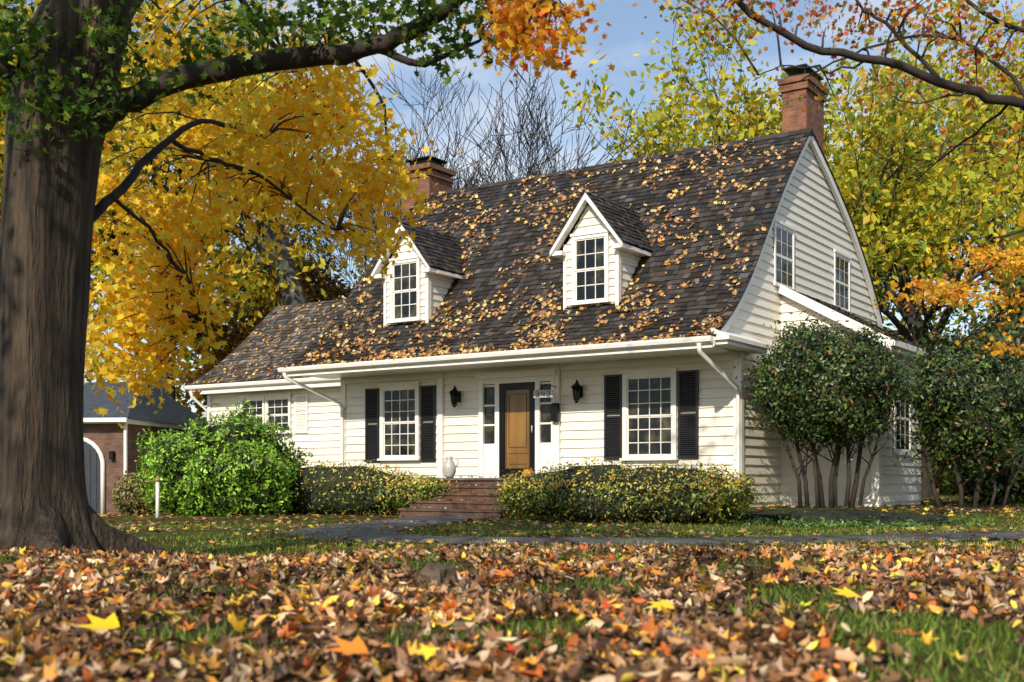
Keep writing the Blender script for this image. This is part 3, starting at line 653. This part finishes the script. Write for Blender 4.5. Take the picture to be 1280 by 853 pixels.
for (lx,ly,ls,lc) in ((-1.33,3.85,.115,(1,.62,.02)),(.62,4.7,.10,(1,.66,.03)),(1.45,5.0,.09,(1,.64,.03)),(-.45,3.4,.10,(.95,.30,.03)),(-.02,6.3,.10,(.95,.28,.03)),(1.7,6.6,.1,(1,.64,.05))):
    leaves('maple_leaf',np.array([[lx,ly,float(gz(lx,ly))+.075]]),np.array([[.05,-.30,1.]]),np.array([ls]),np.array([lc]),'maple',dryleaf,.2,tang=np.array([[.9,.3,.1]]))
x,y=scatter(13000,9,21,.58,1.5); k=patchy(x,y,.35,-.45,.3,9); ground_leaves('fallen_leaves',x[k],y[k],.03,.08,'star',GROUND+[(.9,.55,.07,4)],.3,.02,.4)
x=R.uniform(-14,22,6000); y=R.uniform(20,36,6000); ground_leaves('fallen_leaves',x,y,.05,.1,'star',GROUND+[(.7,.4,.05,4)],.25,.02,.3)
lx=R.uniform(-6.3,-4.0,160); i_=R.integers(0,5,160); P=np.array([tuple(H(a_,-1.2-.34*b_-.1*random.random()-.2,.61-.16*b_ if b_>0 else .62)) for a_,b_ in zip(lx,i_)])
leaves('fallen_leaves_on_steps',P,np.array([0,0,1])+R.normal(size=(160,3))*.3,R.uniform(.04,.08,160),pick(GROUND,160),'maple',dryleaf,.4)
def grass(name,x,y,h0,h1,pal):
    n=len(x)
    up=nrmz(np.array([0,0,1.])+R.normal(size=(n,3))*.4)
    nor=nrmz(np.cross(up,R.normal(size=(n,3))))
    T=np.cross(up,nor); tang=np.cross(T,nor)
    leaves(name,np.c_[x,y,gz(x,y)-.005],nor,R.uniform(h0,h1,n),pick(pal,n,.3),'blade',grassm,.3,tang=tang)
GP=[(.17,.26,.035,4),(.30,.36,.05,3),(.09,.15,.02,2),(.42,.38,.09,1)]
x,y=scatter(60000,8.5,20,.55,1,pw=1.0); k=patchy(x,y,.3,-.45,.25,2); 
grass('lawn_grass',x[k],y[k],.035,.08,GP)
GP2=[(.11,.18,.025,4),(.2,.27,.035,2),(.06,.10,.015,3),(.3,.27,.08,1)]
x,y=scatter(80000,2.4,9.4,.55,1); k=~patchy(x,y,1.1,-.5,.05); grass('lawn_grass',x[k],y[k],.03,.065,GP2)
# ---------------------------------------------------------------- big foreground tree
bt=empty('large_maple_tree'); mb=MB(); D0=10.2
tp=[(50,720,.68),(50,690,.56),(50,655,.45),(49,610,.39),(49,520,.365),(54,400,.365),(62,250,.38),(72,150,.41),(95,60,.39),(112,0,.36),(130,-130,.32),(140,-330,.26),(150,-600,.18)]
pts=[W(D0,a_,b_) for a_,b_,_ in tp]; fl=[.22,.16,.09,.05,.03,.02,.02,.02,.02,.02,.02,.02,.02]
def refine(P,Rr,k=5):
    n=len(P); o=[];r=[]
    for i in range(n-1):
        p0,p1,p2,p3=P[max(i-1,0)],P[i],P[i+1],P[min(i+2,n-1)]
        for j in range(k):
            t_=j/k; o.append(.5*((2*p1)+(p2-p0)*t_+(2*p0-5*p1+4*p2-p3)*t_*t_+(3*p1-p0-3*p2+p3)*t_**3)); r.append(Rr[i]*(1-t_)+Rr[i+1]*t_)
    o.append(P[-1]); r.append(Rr[-1]); return o,r
pp,rr=refine(pts,[q[2] for q in tp],12); ff=list(np.interp(np.linspace(0,1,len(pp)),np.linspace(0,1,len(fl)),fl))
mb.tube(pp,rr,barkA,n=110,cap=False,flute=ff)
for a_ in (0.2,1.1,2.0,3.1,4.0,5.2):
    b0=Vector((pts[2].x,D0,-.05)); dd=Vector((math.cos(a_),math.sin(a_),0))
    mb.tube([b0+dd*.25+Vector((0,0,.30)),b0+dd*.5+Vector((0,0,.08)),b0+dd*.85+Vector((0,0,-.03)),b0+dd*1.3+Vector((0,0,-.18))],[.18,.15,.10,.05],barkA,n=10)
limbs=[]
def limb(P,r0,r1,mat=barkB,n=10):
    pts_=[W(*q) for q in P]; Rr=list(np.linspace(r0,r1,len(P))); o,r=refine(pts_,Rr,4)
    o=[o[0]]+[q+Vector((random.gauss(0,.012),random.gauss(0,.012),random.gauss(0,.012))) for q in o[1:]]
    mb.tube(o,r,mat,n=n); limbs.append(o); return o
limb([(10.2,80,190),(10.2,125,148),(10.1,165,122),(10.0,230,98),(9.8,330,76),(9.6,430,66),(9.4,500,45),(9.2,560,10),(9,620,-50),(8.8,700,-110)],.13,.04)
limb([(9.6,470,60),(9.4,530,80),(9.3,600,50)],.04,.012); 
limb([(10.2,90,300),(10.4,122,262),(10.8,165,222),(11.2,215,170),(11.8,265,152),(12.4,330,170)],.055,.016)
limb([(11.2,212,172),(11.7,260,200),(12.2,310,212),(12.8,365,250),(13.2,420,290)],.026,.010)
limb([(10.5,140,245),(11.3,200,300),(12,240,360),(12.4,260,420)],.020,.007)
limb([(10.2,60,120),(10,30,100),(9.8,-20,75),(9.6,-120,30)],.10,.05)
limb([(10.2,110,60),(11,180,-30),(12,260,-120),(13,360,-200)],.16,.04)
limb([(12.2,230,-90),(12.8,300,0),(13.4,370,90),(13.8,430,160)],.05,.015)
limb([(12.5,320,30),(13.3,400,40),(14,470,110),(14.2,490,200)],.035,.012)
limb([(10.2,130,-100),(9.5,250,-200),(8.7,400,-260),(8,560,-200),(7.8,650,-90),(7.8,690,0)],.12,.02)
allp=[q for l in limbs for q in l]
def twig_to(c_,r=.012):
    c_=Vector(c_); q=min(allp,key=lambda a_:(a_-c_).length); md=q.lerp(c_,.55)+Vector((0,0,.12*(q-c_).length)); mb.tube([q,q.lerp(md,.5)+Vector((0,0,.05)),md,c_],[r,r*.8,r*.6,.004],barkB,n=4,cap=False)
def near_fol(name,regs,pal,size,per,sig,parent,shape='star',vf=(.75,1.1),twigs=True):
    cs=[]
    for (D,x_,y_,rx,ry,rd,m__) in regs:
        for _ in range(m__):
            u=R.normal(size=3); u/=np.linalg.norm(u); u*=R.random()**.4
            c_=W(D+u[0]*rd,x_+u[1]*rx,y_+u[2]*ry); cs.append(tuple(c_))
            if twigs and random.random()<.45: twig_to(c_)
    P,nor,S,C=clump_leaves(cs,per,sig,pal,size,vf)
    leaves(name,P,nor,S,C,shape,leafm,.3,parent)
YR=[(13.5,215,60,90,70,1.2,26),(13,300,160,105,50,1.5,40),(13.5,420,130,60,45,1.2,26),(13.8,465,215,46,60,1,30),(13.5,380,240,70,40,1.4,28),(12.8,250,260,75,50,1.2,26),(12.6,190,330,70,60,1.2,28),(12.6,245,385,38,50,1,14),(12.6,155,420,60,50,1,26),(12.4,180,460,50,25,.8,12),(12.8,130,230,60,90,1,22),(13.6,455,300,45,18,.8,10),(13.4,400,60,60,40,1,8)]
near_fol('yellow_foliage',YR,YEL,.075,30,(.19,.19,.16),bt,vf=(.85,1.12))
GRR=[(10,60,130,80,50,.8,26),(9.7,20,40,60,50,.7,14),(9.9,165,100,50,30,.6,8),(9.9,240,60,60,40,.7,9),(9.6,330,25,80,26,.7,12),(9.5,440,25,70,26,.6,13),(9.3,540,35,60,40,.6,13),(9.1,620,10,50,30,.5,8),(10,110,20,80,50,.8,14)]
near_fol('green_foliage',GRR,[(.06,.13,.015,4),(.13,.24,.025,3),(.35,.42,.04,1.5)],.058,24,(.14,.14,.11),bt)
near_fol('orange_foliage',[(7.8,665,15,55,38,.4,22),(7.9,640,60,32,20,.3,7),(7.8,700,60,30,16,.3,6)],[(.9,.36,.03,4),(.8,.14,.03,1.6),(.95,.6,.05,4)],.05,20,(.11,.11,.08),bt)
# extra crown leaves above the frame, added to shade trunk and foreground
cs=[(x_,y_,z_) for x_,y_,z_ in zip(R.uniform(-12,2.0,170),R.uniform(-4,12,170),R.uniform(5.8,10.5,170)) if z_>1.2+.43*y_+1.0]
for c_ in cs[::4]:
    top=Vector((-3.6,10.2,random.uniform(4.8,8))); c_=Vector(c_); mb.tube([top,top.lerp(c_,.5)+Vector((0,0,.6)),c_],[.08,.05,.015],barkB,n=6,cap=False)
P,nor,S,C=clump_leaves(cs,38,(.55,.55,.35),YEL+GRN,.10); leaves('added_shade_crown',P,nor,S,C,'dia',leafm,.3,bt)
mb.obj('trunk_and_limbs',bt)
# ---------------------------------------------------------------- right near red/orange maple
rt=empty('red_maple_tree'); mb=MB(); limbs=[]
tb=W(10,1560,600); o,r=refine([Vector((tb.x,10,-.4)),Vector((tb.x,10,1.2)),Vector((tb.x-.1,10,3.5)),Vector((tb.x,10.2,7)),Vector((tb.x+.2,10.4,10))],[.4,.28,.25,.2,.12]); mb.tube(o,r,barkB,n=16)
limb([(10,1545,330),(9.8,1400,200),(9.6,1280,133),(9.5,1200,112),(9.4,1100,76),(9.3,1010,58),(9.2,950,25),(9.1,905,-20),(9,860,-90)],.05,.018)
limb([(9.5,1180,108),(9.6,1120,40),(9.7,1080,10),(9.8,1050,-30)],.02,.008)
limb([(9.6,1300,140),(10,1220,60),(10.4,1150,45),(10.8,1060,70),(11,1000,100)],.02,.007)
limb([(10,1545,250),(10.2,1380,60),(10.2,1250,30),(10.2,1160,-40)],.035,.012)
limb([(9.6,1260,130),(10,1200,180),(10.4,1150,220)],.014,.005)
limb([(9.4,1090,74),(9.6,1040,90),(9.8,990,80),(10,950,95)],.012,.004)
limb([(9.5,1210,114),(9.5,1150,130),(9.5,1110,120)],.010,.004)
allp=[q for l in limbs for q in l]
RR=[(10,1180,20,110,36,1,26),(9.8,1050,15,90,24,.8,17),(10.4,1245,80,55,45,1,13),(9.4,930,10,50,24,.6,12),(10.6,1100,110,80,30,.8,9),(10.6,1210,170,70,30,.8,5),(10,860,0,30,20,.6,4)]
near_fol('foliage',RR,REDO,.038,20,(.18,.18,.11),rt)
mb.obj('trunk_and_limbs',rt)
ot=empty('japanese_maple_tree'); mb=MB(); limbs=[]
o,r=refine([Vector((9.3,17,-.4)),Vector((9.4,17,1)),Vector((9.2,17,2.5)),Vector((9.0,17,4.2))],[.16,.12,.1,.07]); mb.tube(o,r,barkB,n=10)
limb([(17,1420,330),(16.8,1330,305),(16.6,1260,322),(16.4,1190,365),(16.2,1130,395)],.045,.01)
limb([(17,1400,300),(17,1320,285),(17.2,1240,300),(17.4,1180,350)],.035,.01); limb([(17,1420,380),(17,1300,375),(17,1240,400),(17,1200,430)],.03,.01)
allp=[q for l in limbs for q in l]
near_fol('foliage',[(16.6,1255,325,60,18,.8,30),(16.4,1180,368,55,14,.6,24),(16.8,1265,375,26,28,.6,9),(17,1330,330,50,60,.8,22),(16.6,1255,435,26,16,.5,5)],ORY,.055,22,(.22,.2,.07),ot)
mb.obj('trunk_and_limbs',ot)
# ---------------------------------------------------------------- background trees
def gp(D,x_): 
    p=W(D,x_,600); return (p.x,p.y,float(gz(p.x,p.y)))
tree('oak_tree',gp(43,890),17,.36,YG,.17,20,(.5,.5,.35),keep=.7,spread=.65)
tree('oak_tree',gp(37,1150),14,.32,YG,.16,20,(.5,.5,.35),keep=.7)
tree('oak_tree',gp(45,1290),20,.4,YG,.18,20,(.55,.55,.4),keep=.7)
tree('oak_tree',gp(54,1040),19,.4,YG,.19,18,(.55,.55,.4),keep=.7)
tree('unseen_shade_tree',gp(42,210),19,.4,YG[:3]+YEL[:2],.17,24,(.6,.6,.45),keep=.8)
tree('unseen_shade_tree',gp(40,20),18,.4,YG,.17,22,(.6,.6,.45),keep=.8)
tree('unseen_shade_tree',gp(50,375),10.5,.3,ORB,.17,26,(.55,.55,.4))
for D_,x_,h_ in ((44,640,15),(48,530,17.5),(50,720,14.5)):
    tree('bare_tree',gp(D_,x_),h_,.30,None,.1,0,None,mat=barkB,depth=5,nk=(4,5),spread=.58,minr=.013,first=.3,wob=.11)
tree('leaning_ash_tree',gp(41,445),15,.48,YG,.16,8,(.6,.6,.5),mat=barkC,lean=(-.30,0),first=.66)
def woods(name,regs,pal,size,per,sig):
    cs=[]
    for (D,x0,x1,z0,z1,k) in regs:
        for _ in range(k):
            x_=random.uniform(x0,x1); d_=D+random.uniform(-5,6); cs.append(((x_-640)/F*d_,d_,random.uniform(z0,z1)*(.75+.25*math.sin(x_*.02))))
    P,nor,S,C=clump_leaves(cs,per,sig,pal,size,(.3,1.1)); leaves(name,P,nor,S,C,'dia',leafm,.2)
woods('background_trees',[(58,-500,330,0,17,110),(60,300,520,0,11,60),(62,480,760,0,8,40),(58,760,1050,2,12,50),(56,1050,1900,0,14,150)],YG,.28,80,(1.2,1.2,.8))
woods('background_trees',[(66,-500,420,0,14,70),(64,1080,1800,0,10,60)],ORB,.3,70,(1.3,1.3,.9))
woods('background_understory',[(46,-400,520,0,3.2,90),(46,1000,1800,0,3.0,90)],GRN+ORB[:2],.2,90,(1.1,1.1,.7))
for (x_,y_,h_) in ((-19,-14,12),(8,-20,11),(22,-20,14),(-2,-30,14),(-14,-34,15),(14,-34,16)):  # unseen trees behind the camera, added for foreground shade and window reflections
    tree('unseen_shade_tree',(x_,y_,0),h_,.3,YEL+YG,.16,14,(.6,.6,.45),depth=3,nk=(4,5))
# ---------------------------------------------------------------- light
EL=math.radians(33); sv=Vector((-.36,-.93,0)).normalized()*math.cos(EL)+Vector((0,0,math.sin(EL)))
sl=bpy.data.lights.new('sun','SUN'); sl.energy=5.0; sl.angle=math.radians(.6); sl.color=(1,.90,.74)
so_=bpy.data.objects.new('sun',sl); so_.rotation_euler=sv.to_track_quat('Z','Y').to_euler(); bpy.context.scene.collection.objects.link(so_)
w=bpy.data.worlds.new('World'); bpy.context.scene.world=w; w.use_nodes=True; nt=w.node_tree; bg=nt.nodes['Background']
sk=N(nt,'ShaderNodeTexSky',sky_type='NISHITA'); sk.sun_disc=False; sk.sun_elevation=EL; sk.sun_rotation=math.atan2(sv.x,sv.y); sk.air_density=1.0; sk.dust_density=.6; sk.ozone_density=1.6
tc=N(nt,'ShaderNodeTexCoord'); mp=N(nt,'ShaderNodeMapping'); mp.inputs['Scale'].default_value=(1,1,2.5); nt.links.new(tc.outputs['Generated'],mp.inputs[0])
no=N(nt,'ShaderNodeTexNoise'); no.inputs['Scale'].default_value=4.5; no.inputs['Detail'].default_value=8; nt.links.new(mp.outputs[0],no.inputs['Vector'])
cr=N(nt,'ShaderNodeValToRGB'); cr.color_ramp.elements[0].position=.47; cr.color_ramp.elements[0].color=(.08,.08,.08,1); cr.color_ramp.elements[1].position=.72; cr.color_ramp.elements[1].color=(.8,.8,.8,1)
nt.links.new(no.outputs['Fac'],cr.inputs[0]); mx=N(nt,'ShaderNodeMixRGB'); nt.links.new(cr.outputs[0],mx.inputs[0]); nt.links.new(sk.outputs[0],mx.inputs[1]); mx.inputs[2].default_value=(6.6,6.7,6.8,1)
nt.links.new(mx.outputs[0],bg.inputs['Color']); bg.inputs['Strength'].default_value=.15
# ---------------------------------------------------------------- camera
cd=bpy.data.cameras.new('camera'); cam=bpy.data.objects.new('camera',cd); bpy.context.scene.collection.objects.link(cam)
cam.location=(0,0,CAMZ); cam.rotation_euler=(math.radians(90),0,0); cd.sensor_width=36; cd.lens=F/1280*36; cd.shift_y=173.5/1280
cd.clip_start=.05; cd.clip_end=2000; cd.dof.use_dof=True; cd.dof.focus_distance=22; cd.dof.aperture_fstop=3.4
sc=bpy.context.scene; sc.camera=cam; sc.view_settings.view_transform='Standard'; sc.view_settings.look='None'; sc.view_settings.exposure=0
